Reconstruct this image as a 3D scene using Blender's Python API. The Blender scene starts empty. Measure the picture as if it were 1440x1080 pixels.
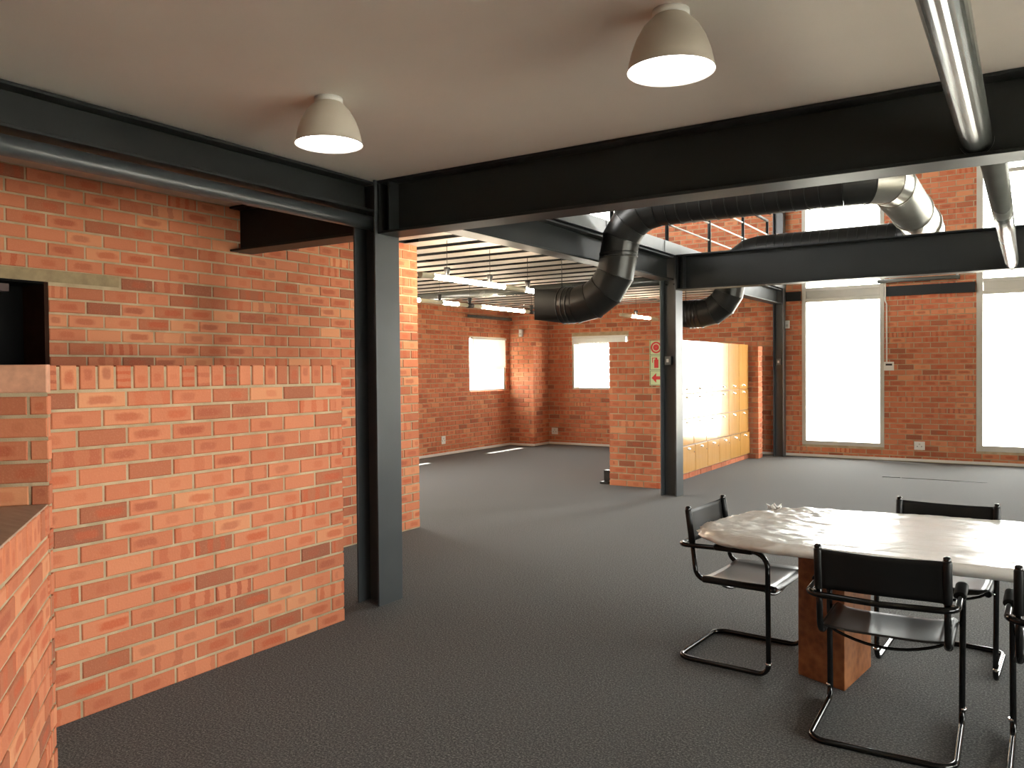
import bpy, bmesh, math, random
from mathutils import Vector, Matrix
random.seed(7)
SC = bpy.context.scene
COL = SC.collection
PI = math.pi

# ------------------------------------------------------------------ camera
F, EYE = 1140.0, 1.515
YAW, PITCH, ROLL = math.radians(32.6), math.radians(-1.05), math.radians(0.5)
fw = Vector((-math.sin(YAW)*math.cos(PITCH), math.cos(YAW)*math.cos(PITCH), math.sin(PITCH)))
r0 = Vector((math.cos(YAW), math.sin(YAW), 0)); u0 = r0.cross(fw)
RT = r0*math.cos(ROLL) - u0*math.sin(ROLL); UP = r0*math.sin(ROLL) + u0*math.cos(ROLL)
CAM = Vector((0, 0, EYE))
cd = bpy.data.cameras.new('camera'); cam = bpy.data.objects.new('camera', cd); COL.objects.link(cam)
cd.sensor_width = 36; cd.lens = 36*F/1440; cd.clip_start = .05; cd.clip_end = 200
m = Matrix((RT, UP, -fw)).transposed().to_4x4(); m.translation = CAM
cam.matrix_world = m
SC.camera = cam

# ------------------------------------------------------------------ light
SKY = 11.0
SUN = 40.0
LAMP = 1.0
SC.view_settings.view_transform = 'Standard'; SC.view_settings.look = 'None'
SC.view_settings.gamma = 1; SC.view_settings.use_curve_mapping = False
SC.view_settings.exposure = 0.88
w = bpy.data.worlds.new('sky'); SC.world = w; w.use_nodes = True
bg = w.node_tree.nodes['Background']; bg.inputs[0].default_value = (1, .985, .95, 1); bg.inputs[1].default_value = SKY
sl = bpy.data.lights.new('sun', 'SUN'); sl.energy = SUN; sl.angle = .009; sl.color = (1, .95, .86)
so = bpy.data.objects.new('sun', sl); COL.objects.link(so)
so.rotation_euler = Vector((.40, -.12, -1)).to_track_quat('-Z', 'Y').to_euler(); so.location = (-12, 10, 12)
def portal(x, y, z, nx, ny, sx, sy):
    l = bpy.data.lights.new('window_daylight', 'AREA'); l.shape = 'RECTANGLE'; l.size = sx; l.size_y = sy
    l.cycles.is_portal = True
    o = bpy.data.objects.new('window_daylight', l); COL.objects.link(o)
    o.location = (x, y, z); o.rotation_euler = Vector((nx, ny, 0)).to_track_quat('-Z', 'Y').to_euler()

# ------------------------------------------------------------------ node helpers
def mat(name, col, rough=.5, metal=0., spec=.5, coat=0.):
    m = bpy.data.materials.new(name); m.use_nodes = True
    b = m.node_tree.nodes['Principled BSDF']
    b.inputs['Base Color'].default_value = (*col, 1); b.inputs['Roughness'].default_value = rough
    b.inputs['Metallic'].default_value = metal; b.inputs['Specular IOR Level'].default_value = spec
    b.inputs['Coat Weight'].default_value = coat; b.inputs['Coat Roughness'].default_value = .08
    return m
class N:
    def __init__(s, m): s.t = m.node_tree; s.b = s.t.nodes['Principled BSDF']
    def n(s, typ, **k):
        o = s.t.nodes.new('ShaderNode'+typ)
        for a, v in k.items(): setattr(o, a, v)
        return o
    def l(s, a, b): s.t.links.new(a, b)
    def val(s, sock, v):
        if isinstance(v, (int, float)): sock.default_value = v
        elif isinstance(v, tuple): sock.default_value = v
        else: s.l(v, sock)
    def math(s, op, a, b=0., c=None):
        o = s.n('Math', operation=op); s.val(o.inputs[0], a); s.val(o.inputs[1], b)
        if c is not None: s.val(o.inputs[2], c)
        return o.outputs[0]
    def noise(s, scale, vec=None, detail=3, rough=.5, stretch=None):
        o = s.n('TexNoise'); o.inputs['Scale'].default_value = scale; o.inputs['Detail'].default_value = detail
        o.inputs['Roughness'].default_value = rough
        if vec is None: vec = s.pos()
        if stretch:
            mp = s.n('Mapping'); mp.inputs['Scale'].default_value = stretch; s.l(vec, mp.inputs[0]); vec = mp.outputs[0]
        s.l(vec, o.inputs['Vector']); return o.outputs['Fac']
    def pos(s): return s.n('NewGeometry').outputs['Position']
    def obj(s): return s.n('TexCoord').outputs['Object']
    def ramp(s, f, pts):
        o = s.n('ValToRGB'); e = o.color_ramp.elements
        while len(e) < len(pts): e.new(.5)
        for q, (p, c) in zip(e, pts): q.position = p; q.color = (*c, 1) if len(c) == 3 else c
        s.l(f, o.inputs[0]); return o.outputs[0]
    def mix(s, f, a, b, typ='MIX'):
        o = s.n('Mix', data_type='RGBA', blend_type=typ); s.val(o.inputs[0], f); s.val(o.inputs[6], a); s.val(o.inputs[7], b)
        return o.outputs[2]
    def smooth(s, v, a, b):
        o = s.n('MapRange', interpolation_type='SMOOTHSTEP'); s.val(o.inputs[0], v); o.inputs[1].default_value = a; o.inputs[2].default_value = b
        return o.outputs[0]
    def bump(s, h, st=.3, d=.01):
        o = s.n('Bump'); o.inputs['Strength'].default_value = st; o.inputs['Distance'].default_value = d
        s.l(h, o.inputs['Height']); s.l(o.outputs[0], s.b.inputs['Normal'])
    def base(s, c): s.l(c, s.b.inputs['Base Color'])

def brick_mat():
    m = mat('fired_brick', (.4, .13, .07), .85, spec=.25); k = N(m)
    at = k.n('Attribute', attribute_name='tone'); oi = k.n('ObjectInfo')
    R = k.math('FRACT', k.math('ADD', oi.outputs['Random'], at.outputs['Fac']))
    wn = k.n('TexWhiteNoise', noise_dimensions='1D'); k.l(R, wn.inputs['W'])
    sp = k.n('SeparateColor'); k.l(wn.outputs['Color'], sp.inputs[0])
    a, b, c = sp.outputs[0], sp.outputs[1], sp.outputs[2]
    base = k.ramp(R, [(0, (.30, .115, .07)), (.07, (.40, .145, .08)), (.2, (.50, .18, .098)), (.5, (.55, .205, .112)), (.8, (.59, .235, .13)), (1, (.64, .31, .17))])
    uv = k.n('UVMap'); su = k.n('SeparateXYZ'); k.l(uv.outputs[0], su.inputs[0])
    u, v = su.outputs[0], su.outputs[1]
    nz = k.noise(28, detail=2); nf = k.noise(160, detail=3)
    off = k.math('MULTIPLY', k.math('SUBTRACT', a, .5), .35)
    du = k.math('DIVIDE', k.math('ABSOLUTE', k.math('SUBTRACT', k.math('SUBTRACT', u, .5), off)), k.math('ADD', .12, k.math('MULTIPLY', b, .26)))
    dv = k.math('DIVIDE', k.math('ABSOLUTE', k.math('SUBTRACT', v, .5)), .30)
    dd = k.math('ADD', k.math('POWER', k.math('ADD', k.math('POWER', du, 4), k.math('POWER', dv, 4)), .25), k.math('MULTIPLY', k.math('SUBTRACT', nz, .5), .7))
    patch = k.math('MULTIPLY', k.math('SUBTRACT', 1, k.smooth(dd, .6, 1.15)), k.math('GREATER_THAN', c, .36))
    bars = k.math('MULTIPLY', k.smooth(k.math('ADD', k.math('SINE', k.math('ADD', k.math('MULTIPLY', u, k.math('ADD', 7, k.math('MULTIPLY', b, 13))), k.math('MULTIPLY', a, 9))), k.math('MULTIPLY', k.math('SUBTRACT', nz, .5), 2.2)), .1, .5), k.math('LESS_THAN', c, .2))
    mk = k.math('MAXIMUM', patch, bars)
    col = k.mix(k.math('MULTIPLY', mk, k.math('ADD', .22, k.math('MULTIPLY', b, .62))), base, k.mix(a, (.50, .115, .05, 1), (.33, .10, .06, 1)))
    col = k.mix(k.math('MULTIPLY', k.smooth(nf, .5, .75), .25), col, (.68, .34, .2, 1))
    hs = k.n('Mix', data_type='RGBA', blend_type='MULTIPLY'); hs.inputs[0].default_value = 1; k.l(col, hs.inputs[6]); hs.inputs[7].default_value = (1, .89, .82, 1); k.base(hs.outputs[2])
    k.bump(k.math('ADD', k.noise(90, detail=4), k.math('MULTIPLY', nz, .6)), .35, .004)
    return m
def mortar_mat():
    m = mat('mortar', (.45, .35, .23), .95, spec=.1); k = N(m)
    k.base(k.ramp(k.noise(9, detail=4), [(.3, (.36, .275, .17)), (.7, (.52, .41, .27))])); k.bump(k.noise(200, detail=3), .5, .004)
    return m
def steel_mat(name, c, rough=.38, spec=.5, bump=True):
    m = mat(name, c, rough, spec=spec); k = N(m)
    n1 = k.noise(2.2, detail=4)
    k.base(k.ramp(n1, [(.3, tuple(v*.85 for v in c)), (.7, tuple(min(1, v*1.15) for v in c))]))
    k.l(k.math('ADD', rough-.06, k.math('MULTIPLY', n1, .14)), k.b.inputs['Roughness'])
    if bump: k.bump(k.noise(60, detail=2), .06, .002)
    return m
def carpet_mat():
    m = mat('carpet', (.09, .09, .095), .95, spec=.15); k = N(m)
    f = k.noise(110, detail=4, rough=.8); g = k.noise(1.1, detail=5); h = k.noise(60, detail=3)
    c = k.ramp(f, [(.36, (.006, .006, .007)), (.5, (.052, .052, .052)), (.62, (.21, .208, .20))])
    c = k.mix(k.math('MULTIPLY', k.smooth(g, .35, .7), .2), c, (.075, .073, .07, 1))
    c = k.mix(k.math('MULTIPLY', k.smooth(h, .45, .7), .25), c, (.03, .03, .03, 1))
    k.base(c); k.b.inputs['Sheen Weight'].default_value = .12; k.b.inputs['Sheen Roughness'].default_value = .5
    k.bump(k.math('ADD', f, k.math('MULTIPLY', h, .6)), .6, .006)
    return m
def noisy(name, c, rough, scale=4, amt=.1, spec=.5, bump=0, stretch=None, **kw):
    m = mat(name, c, rough, spec=spec, **kw); k = N(m); n1 = k.noise(scale, detail=4, stretch=stretch, vec=None)
    k.base(k.ramp(n1, [(.3, tuple(v*(1-amt) for v in c)), (.7, tuple(min(1, v*(1+amt)) for v in c))]))
    if bump: k.bump(k.noise(scale*12, detail=3), bump, .004)
    return m
def wood_mat(name, c0, c1, rough, coat, stretch, scale=3):
    m = mat(name, c0, rough, coat=coat); k = N(m)
    n1 = k.noise(scale, stretch=stretch, detail=6, rough=.6); n2 = k.noise(scale*9, stretch=stretch, detail=2)
    k.base(k.mix(k.math('MULTIPLY', n2, .35), k.ramp(n1, [(.3, c0), (.7, c1)]), tuple(v*.8 for v in c0)+(1,)))
    return m
def glass_mat():
    m = bpy.data.materials.new('window_glass'); m.use_nodes = True; t = m.node_tree; t.nodes.clear()
    o = t.nodes.new('ShaderNodeOutputMaterial'); mx = t.nodes.new('ShaderNodeMixShader'); tr = t.nodes.new('ShaderNodeBsdfTransparent')
    g = t.nodes.new('ShaderNodeBsdfGlossy'); g.inputs['Roughness'].default_value = .02; lw_ = t.nodes.new('ShaderNodeLayerWeight'); lw_.inputs[0].default_value = .5; pw = t.nodes.new('ShaderNodeMath'); pw.operation = 'POWER'; pw.inputs[1].default_value = 5
    t.links.new(lw_.outputs['Facing'], pw.inputs[0]); fr = t.nodes.new('ShaderNodeMath'); fr.operation = 'MULTIPLY_ADD'; fr.inputs[1].default_value = .9; fr.inputs[2].default_value = .03; t.links.new(pw.outputs[0], fr.inputs[0])
    tr.inputs[0].default_value = (.96, .98, .97, 1)
    t.links.new(fr.outputs[0], mx.inputs[0]); t.links.new(tr.outputs[0], mx.inputs[1]); t.links.new(g.outputs[0], mx.inputs[2]); t.links.new(mx.outputs[0], o.inputs[0])
    return m
def emit_mat(name, c, s):
    m = mat(name, c, .5); b = m.node_tree.nodes['Principled BSDF']
    b.inputs['Emission Color'].default_value = (*c, 1); b.inputs['Emission Strength'].default_value = s
    return m
BRICK, MORTAR = brick_mat(), mortar_mat()
PALE = noisy('pale_terracotta_block', (.60, .30, .19), .9, 30, .12, bump=.2)
STEEL = steel_mat('slate_grey_paint_shaded', (.019, .021, .0215), .42, .2)  # same paint as the columns, darkened for the beams in shade
STEEL_COL = steel_mat('slate_grey_paint_lit', (.050, .056, .060), .34, .6)  # lighter, glossier copy of the beam paint for the lit column flange
STEEL_FASCIA = steel_mat('grey_fascia_paint', (.16, .17, .17), .3)
PIPE_M = steel_mat('grey_pipe_paint', (.085, .09, .083), .24, .5, False)
BLACKM = mat('matt_black', (.012, .012, .012), .6)
VOID = mat('dark_void_shade', (.006, .006, .006), .9, spec=.1)  # near-black puts the dark of unlit hollows into the colour
DUCT = noisy('black_duct_paint', (.012, .0125, .012), .33, 3, .2, spec=.4)
NOZ = mat('matt_black_nozzle', (.010, .010, .010), .6, spec=.2)
DUCT_SILVER = noisy('galvanised_duct', (.42, .42, .38), .3, 3, .1, metal=.9)
CARPET = carpet_mat()
PLASTER = noisy('ceiling_plaster', (.74, .68, .61), .9, 1.3, .05, bump=.08)
ROOFM = noisy('unseen_roof_darkened', (.10, .085, .07), .8, 2, .1)  # unseen roof, coloured dark to cut bounce onto the far wall
SLAT_M = noisy('pale_ceiling_board', (.36, .315, .27), .6, 3, .06)
FRAME_M = noisy('pale_window_frame_paint', (.52, .50, .44), .45, 3, .05)
WHITE = noisy('white_plastic', (.75, .74, .70), .4, 5, .03)
CONC = noisy('lintel_concrete', (.30, .225, .125), .9, 14, .2, bump=.3)
GLASS = glass_mat()
CAB = wood_mat('varnished_maple', (.58, .29, .075), (.68, .37, .11), .22, .6, (1, 6, .7))
CABEDGE = mat('cabinet_carcass_edge', (.35, .2, .07), .5)
COUNTERTOP = wood_mat('weathered_brown_worktop', (.34, .22, .15), (.50, .36, .26), .5, 0, (1.2, 8, 1), 4)
CHROME = mat('polished_metal', (.75, .75, .73), .15, metal=1)
GLOSSBLACK = mat('black_gloss_tube', (.004, .004, .004), .14, spec=.45)
LEATHER = noisy('black_leather', (.006, .006, .006), .42, 20, .2, spec=.3, bump=.08)
SEATL = noisy('black_seat_leather', (.012, .011, .009), .30, 20, .2, spec=.6, bump=.1)
LAMPSH = noisy('taupe_lamp_enamel', (.55, .50, .43), .45, 3, .04)
LAMPIN = mat('white_reflector', (.85, .85, .83), .3)
BULB = emit_mat('lit_lamp', (1, .97, .93), 45*LAMP)
TUBE_E = emit_mat('lit_fluorescent', (1, .84, .62), 42*LAMP)
TUBE_C = noisy('cream_tube_casing', (.55, .50, .36), .4, 4, .05)
BLACKPL = mat('black_plastic', (.015, .015, .015), .4)
RED = mat('sign_red', (.62, .03, .03), .5)
SIGNG = mat('sign_pale_green', (.62, .72, .42), .5)
PAVE = noisy('pale_concrete_paving', (.42, .40, .36), .9, 1, .1)
BURL = None
def burl():
    m = mat('burl_wood_veneer', (.22, .08, .03), .32, coat=.3); k = N(m)
    n1 = k.noise(5, detail=8, rough=.7); vz = k.n('TexVoronoi'); vz.inputs['Scale'].default_value = 26; k.l(k.pos(), vz.inputs['Vector'])
    c = k.ramp(k.math('ADD', n1, k.math('MULTIPLY', vz.outputs['Distance'], .3)), [(.35, (.07, .02, .008)), (.6, (.21, .07, .022)), (.85, (.36, .14, .05))])
    k.base(c); return m
BURL = burl()
def wrap_mat():
    m = mat('clear_plastic_wrap_on_white', (.62, .60, .56), .32, spec=.7, coat=.5); k = N(m)
    k.b.inputs['Coat Roughness'].default_value = .2
    n1 = k.noise(5, detail=5, rough=.55); n2 = k.noise(30, detail=3, stretch=(.6, 2, 1))
    k.base(k.ramp(n1, [(.3, (.86, .84, .79)), (.65, (.93, .92, .89))]))
    k.bump(k.math('ADD', n1, k.math('MULTIPLY', n2, .3)), .25, .015); return m
WRAP = wrap_mat()

# ------------------------------------------------------------------ geometry helpers
class MB:
    def __init__(s): s.bm = bmesh.new()
    def box(s, lo, hi, mtx=None):
        lo, hi = [min(a, b) for a, b in zip(lo, hi)], [max(a, b) for a, b in zip(lo, hi)]
        vs = [s.bm.verts.new(Vector((x, y, z)) if mtx is None else mtx @ Vector((x, y, z))) for x in (lo[0], hi[0]) for y in (lo[1], hi[1]) for z in (lo[2], hi[2])]
        for f in ((0, 1, 3, 2), (4, 6, 7, 5), (0, 4, 5, 1), (2, 3, 7, 6), (0, 2, 6, 4), (1, 5, 7, 3)): s.bm.faces.new([vs[i] for i in f])
        return s
    def prism(s, pts, z0, z1):
        a = [s.bm.verts.new((x, y, z0)) for x, y in pts]; b = [s.bm.verts.new((x, y, z1)) for x, y in pts]
        n = len(pts); s.bm.faces.new(a[::-1]); s.bm.faces.new(b)
        for i in range(n): s.bm.faces.new((a[i], a[(i+1) % n], b[(i+1) % n], b[i]))
        return s
    def rings(s, rings, close=False, cap=True):
        R = [[s.bm.verts.new(p) for p in r] for r in rings]; n = len(R[0])
        for i in range(len(R)-(0 if close else 1)):
            A, B = R[i], R[(i+1) % len(R)]
            for j in range(n):
                f = s.bm.faces.new((A[j], A[(j+1) % n], B[(j+1) % n], B[j])); f.smooth = True
        if cap and not close:
            s.bm.faces.new(R[0][::-1]); s.bm.faces.new(R[-1])
        return s
    def tube(s, pts, r, seg=12, cap=True, close=False):
        pts = [Vector(p) for p in pts]; n = len(pts); rings = []; up = None
        for i, p in enumerate(pts):
            if close: d = (pts[(i+1) % n]-pts[i-1])
            else: d = pts[min(i+1, n-1)]-pts[max(i-1, 0)]
            d.normalize()
            if up is None: up = d.orthogonal().normalized()
            a = (up - d*up.dot(d)).normalized(); up = a; b = d.cross(a)
            rr = r[i] if isinstance(r, (list, tuple)) else r
            rings.append([p + a*rr*math.cos(2*PI*j/seg) + b*rr*math.sin(2*PI*j/seg) for j in range(seg)])
        return s.rings(rings, close, cap)
    def lathe(s, prof, c=(0, 0, 0), seg=36, cap=False):
        return s.rings([[(c[0]+r*math.cos(2*PI*j/seg), c[1]+r*math.sin(2*PI*j/seg), c[2]+z) for j in range(seg)] for r, z in prof], cap=cap)
    def build(s, name, mt, parent=None, bevel=0, fixn=True):
        if fixn: bmesh.ops.recalc_face_normals(s.bm, faces=s.bm.faces)
        me = bpy.data.meshes.new(name); s.bm.to_mesh(me); s.bm.free()
        me.materials.append(mt)
        o = bpy.data.objects.new(name, me); COL.objects.link(o)
        if parent: o.parent = parent; o.matrix_parent_inverse = parent.matrix_world.inverted() if False else Matrix()
        if bevel:
            b = o.modifiers.new('bevel', 'BEVEL'); b.width = bevel; b.segments = 2; b.limit_method = 'ANGLE'
        return o
def fillet(pts, r, n=6):
    """round the corners of a polyline"""
    pts = [Vector(p) for p in pts]; out = [pts[0]]
    for i in range(1, len(pts)-1):
        p = pts[i]; a = (pts[i-1]-p); b = (pts[i+1]-p); rr = r[i-1] if isinstance(r, (list, tuple)) else r
        la, lb = a.length, b.length; a.normalize(); b.normalize()
        ang = a.angle(b); t = min(rr/math.tan(ang/2), la*.49 if i > 1 else la*.95, lb*.49 if i < len(pts)-2 else lb*.95); rr = t*math.tan(ang/2)
        c = p + (a+b).normalized()*(rr/math.sin(ang/2))
        s_, e_ = p+a*t, p+b*t; va, vb = s_-c, e_-c; tot = va.angle(vb); ax = va.cross(vb).normalized()
        for q in range(n+1): out.append(c + Matrix.Rotation(tot*q/n, 3, ax) @ va)
    out.append(pts[-1]); return out
def tag(o, label=None, cat=None, group=None, kind=None):
    if label: o['label'] = label
    if cat: o['category'] = cat
    if group: o['group'] = group
    if kind: o['kind'] = kind
    return o
def struct(o): o['kind'] = 'structure'; return o
def empty(name, loc=(0, 0, 0), rz=0):
    o = bpy.data.objects.new(name, None); COL.objects.link(o); o.location = loc; o.rotation_euler = (0, 0, rz); o.empty_display_size = .1
    return o
def copy_tree(o, parent=None):
    c = o.copy(); COL.objects.link(c); c.parent = parent
    for ch in [q for q in o.children]: copy_tree(ch, c)
    return c
def B(name, lo, hi, mt, parent=None, bevel=0): return MB().box(lo, hi).build(name, mt, parent, bevel)

# ------------------------------------------------------------------ bricks
BH, JT, CH, BL = .072, .013, .085, .219
def brick_geo(L, Hh, D=.05, cf=.004):
    x, z = L/2, Hh/2
    v = [(-x, -D, -z), (x, -D, -z), (x, -D, z), (-x, -D, z), (-x, -cf, -z), (x, -cf, -z), (x, -cf, z), (-x, -cf, z),
         (-x+cf, 0, -z+cf), (x-cf, 0, -z+cf), (x-cf, 0, z-cf), (-x+cf, 0, z-cf)]
    f = [(11, 10, 9, 8), (4, 8, 9, 5), (5, 9, 10, 6), (6, 10, 11, 7), (7, 11, 8, 4), (0, 4, 5, 1), (1, 5, 6, 2), (2, 6, 7, 3), (3, 7, 4, 0)]
    f = [tuple(reversed(q)) if i == 0 else q for i, q in enumerate(f)]
    return v, f
cache = {}
def add_uv(me, uvs):
    l = me.uv_layers.new(name='UVMap'); l.data.foreach_set('uv', uvs)
def fix(f, v):
    """orient each face outward from the brick centre"""
    out = []; c = Vector((0, -.03, 0))
    for q in f:
        p = [Vector(v[i]) for i in q]; n = (p[1]-p[0]).cross(p[2]-p[1]); mid = sum(p, Vector())/len(p)
        out.append(q if n.dot(mid-c) > 0 else tuple(reversed(q)))
    return out
def brick_mesh(L, Hh, mt):
    key = (round(L, 3), round(Hh, 3), mt.name)
    if key not in cache:
        v, f = brick_geo(key[0], key[1]); f = fix(f, v)
        me = bpy.data.meshes.new('brick'); me.from_pydata(v, [], f); me.materials.append(mt)
        vertical = Hh > L
        uvs = []
        for q in f:
            for i in q:
                a, b = v[i][0]/L+.5, v[i][2]/Hh+.5
                uvs += [b, a] if vertical else [a, b]
        add_uv(me, uvs); cache[key] = me
    return cache[key]
def pix(p):
    v = p-CAM; k = v.dot(fw)
    if k < .2: return None
    return 720+F*v.dot(RT)/k, 540-F*v.dot(UP)/k
class Bricks:
    """collects the bricks of one wall; the largest in view become parts, the others one stuff part"""
    def __init__(s, hide=()): s.items = []; s.hide = hide
    def add(s, p, n, L, Hh, mt=BRICK):
        s.items.append((Vector(p), Vector(n), L, Hh, mt))
    def face(s, start, n, length, z0, z1, openings=(), top=None, bond=0., head=False):
        n = Vector(n).normalized(); u = Vector((n.y, -n.x, 0)); start = Vector((*start[:2], 0))
        zt = z1 - (.116 if top == 'rowlock' else 0)
        k = 0
        while True:
            a = z0 + k*CH; b = min(a+BH, zt-.004)
            if b-a < .02: break
            x = -(BL+JT)*(.5 if (k % 2) else 1) + bond*(BL+JT) - (BL+JT)
            xs = []
            while x < length:
                x0, x1 = max(x, 0), min(x+BL, length)
                if x1-x0 > .025: xs.append((x0, x1))
                x += BL+JT
            for x0, x1 in xs:
                segs = [(x0, x1)]
                for (o0, o1, oz0, oz1) in openings:
                    if b > oz0+.012 and a < oz1-.012:
                        ns = []
                        for (p, q) in segs:
                            if q <= o0 or p >= o1: ns.append((p, q))
                            else:
                                if p < o0-.02: ns.append((p, o0))
                                if q > o1+.02: ns.append((o1, q))
                        segs = ns
                for p, q in segs:
                    if q-p > .02: s.items.append((start+u*((p+q)/2)+Vector((0, 0, (a+b)/2)), n, round(q-p, 2), round(b-a, 3), BRICK))
            k += 1
        if top == 'rowlock':
            x = .0
            while x < length-.03:
                q = min(x+BH, length); s.items.append((start+u*((x+q)/2)+Vector((0, 0, z1-.053)), n, round(q-x, 3), .106, BRICK)); x += BH+JT
    def build(s, parent, limit=300, inv=None):
        scored = []
        for i, (p, n, L, Hh, mt) in enumerate(s.items):
            u = Vector((n.y, -n.x, 0)); v = p-CAM; sc = 0
            c = pix(p)
            if c and 0 <= c[0] <= 1440 and 0 <= c[1] <= 1080 and v.dot(n) < 0 and not any(a <= c[0] <= b and e <= c[1] <= g for a, e, b, g in s.hide):
                a1, a2 = pix(p-u*L/2), pix(p+u*L/2)
                wpx = math.hypot(a1[0]-a2[0], a1[1]-a2[1]) if a1 and a2 else 0
                if wpx >= 7: sc = wpx*Hh*F/v.dot(fw)
            scored.append((sc, i))
        scored.sort(reverse=True)
        chosen = {i for sc, i in scored[:limit] if sc > 0}
        V, Fc, UV, TN, mats = [], [], [], [], []
        base = parent.matrix_world.copy() if parent else Matrix()
        pinv = (Matrix.Translation(parent.location) @ parent.rotation_euler.to_matrix().to_4x4()).inverted() if parent else Matrix()
        for i, (p, n, L, Hh, mt) in enumerate(s.items):
            u = Vector((n.y, -n.x, 0)); pp = p + n*random.uniform(-.0025, .0015)
            M = Matrix((u, n, Vector((0, 0, 1)))).transposed().to_4x4()
            M = M @ Matrix.Rotation(random.uniform(-.006, .006), 4, 'Y'); M.translation = pp; M = pinv @ M
            if i in chosen:
                o = bpy.data.objects.new('brick', brick_mesh(L, Hh, mt)); COL.objects.link(o); o.parent = parent; o.matrix_local = M
            else:
                v, f = brick_geo(L, Hh); f = fix(f, v); b0 = len(V); V += [M @ Vector(q) for q in v]
                t = random.random(); vert = Hh > L
                for q in f:
                    Fc.append(tuple(b0+j for j in q)); TN.append(t)
                    for j in q:
                        a, b = v[j][0]/L+.5, v[j][2]/Hh+.5
                        UV += [b, a] if vert else [a, b]
        if V:
            me = bpy.data.meshes.new('bricks'); me.from_pydata(V, [], Fc); me.materials.append(BRICK); add_uv(me, UV)
            at = me.attributes.new('tone', 'FLOAT', 'FACE'); at.data.foreach_set('value', TN)
            o = bpy.data.objects.new('brickwork', me); COL.objects.link(o); o.parent = parent; o['kind'] = 'stuff'
def wall_body(name, start, n, length, z0, z1, thick, openings=(), mt=MORTAR, inset=.007):
    """wall core behind the bricks: start = left end seen from outside the face... built as cells around the openings"""
    n = Vector(n).normalized(); u = Vector((n.y, -n.x, 0)); M = Matrix((u, n, Vector((0, 0, 1)))).transposed().to_4x4(); M.translation = Vector((start[0], start[1], 0))
    xs = sorted({0, length, *[v for o in openings for v in o[:2]]}); zs = sorted({z0, z1, *[v for o in openings for v in o[2:]]})
    mb = MB()
    for a, b in zip(xs, xs[1:]):
        for c, d in zip(zs, zs[1:]):
            if any(a >= o[0]-1e-4 and b <= o[1]+1e-4 and c >= o[2]-1e-4 and d <= o[3]+1e-4 for o in openings): continue
            mb.box((a, -thick, c), (b, -inset, d), M)
    return mb.build(name, mt)

# ================================================================== SETTING
ZC = 2.725            # ceiling over the near bay
YF = 14.13            # far wall
XL = -8.73            # far left wall
XR, YB = 4.6, -3.2    # right and rear walls (behind the camera)
ZT = 5.7
fl = B('floor', (XL-.3, YB-.2, -.12), (XR+.2, YF+.3, 0), CARPET); struct(fl)
MB().box((XL, 6.2, -.11), (XR, YF, -.1)).bm.free()
ce = MB(); ce.box((-4.95, YB, ZC), (XR, 4.06, ZC+.22)); struct(ce.build('ceiling', PLASTER))
struct(B('roof_deck', (XL-.3, 3.9, ZT), (XR+.2, YF+.3, ZT+.2), ROOFM)); bpy.data.objects['roof_deck'].name = 'ceiling_upper'

# far wall -------------------------------------------------------------
# face towards the camera: n = -Y, u = (n.y,-n.x) = (-1,0): starts at the right end and runs left
def farx(x): return XR - x      # world X -> u
OP_FAR = [(farx(-1.97), farx(-3.24), .21, 5.3), (farx(.62), farx(-.69), .21, 5.3), (farx(3.3), farx(2.0), .21, 5.3),
          (farx(-6.42), farx(-7.63), 1.10, 2.15), (farx(-6.3), farx(-7.6), 3.7, 5.0)]
wf = struct(wall_body('wall_far', (XR, YF), (0, -1, 0), XR-XL, -.02, ZT, .3, OP_FAR))
bk = Bricks(hide=[(0, 0, 594, 1080), (855, 475, 1064, 700), (925, 220, 958, 1080), (760, 0, 900, 440), (960, 400, 1050, 462), (540, 0, 1440, 235), (958, 340, 1440, 395)])
bk.face((XR, YF), (0, -1, 0), XR-XL, .012, ZT, OP_FAR)
bk.build(wf)
# far left wall (n = +X, u = -Y): starts at the far end
OP_L = [(YF-13.43, YF-12.2, 1.10, 2.13), (YF-10.6, YF-9.4, 1.10, 2.13), (YF-8.3, YF-6.9, .2, 2.4), (YF-12.6, YF-9.6, 3.7, 5.0)]  # third opening is unseen, added to brighten the far left bay
wl = struct(wall_body('wall_far_left', (XL, YF), (1, 0, 0), YF-6.1, -.02, ZT, .3, OP_L))
bk = Bricks(hide=[(0, 0, 594, 1080), (760, 0, 1440, 1080)]); bk.face((XL, YF), (1, 0, 0), YF-6.1, .012, ZT, OP_L, bond=.3)
for i in range(15): pass
bk.build(wl)
# corner pier in the far left corner
cp = struct(empty('wall_corner', (-8.4, 13.84, 0)))
B('core', (-.32, -.27, 0), (.22, .27, 2.68), MORTAR, cp)
bk = Bricks(); bk.face((-8.17, 13.56), (0, -1, 0), .56, .012, 2.68); bk.face((-8.17, 14.13), (1, 0, 0), .57, .012, 2.68, bond=.5); bk.build(cp)
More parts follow.
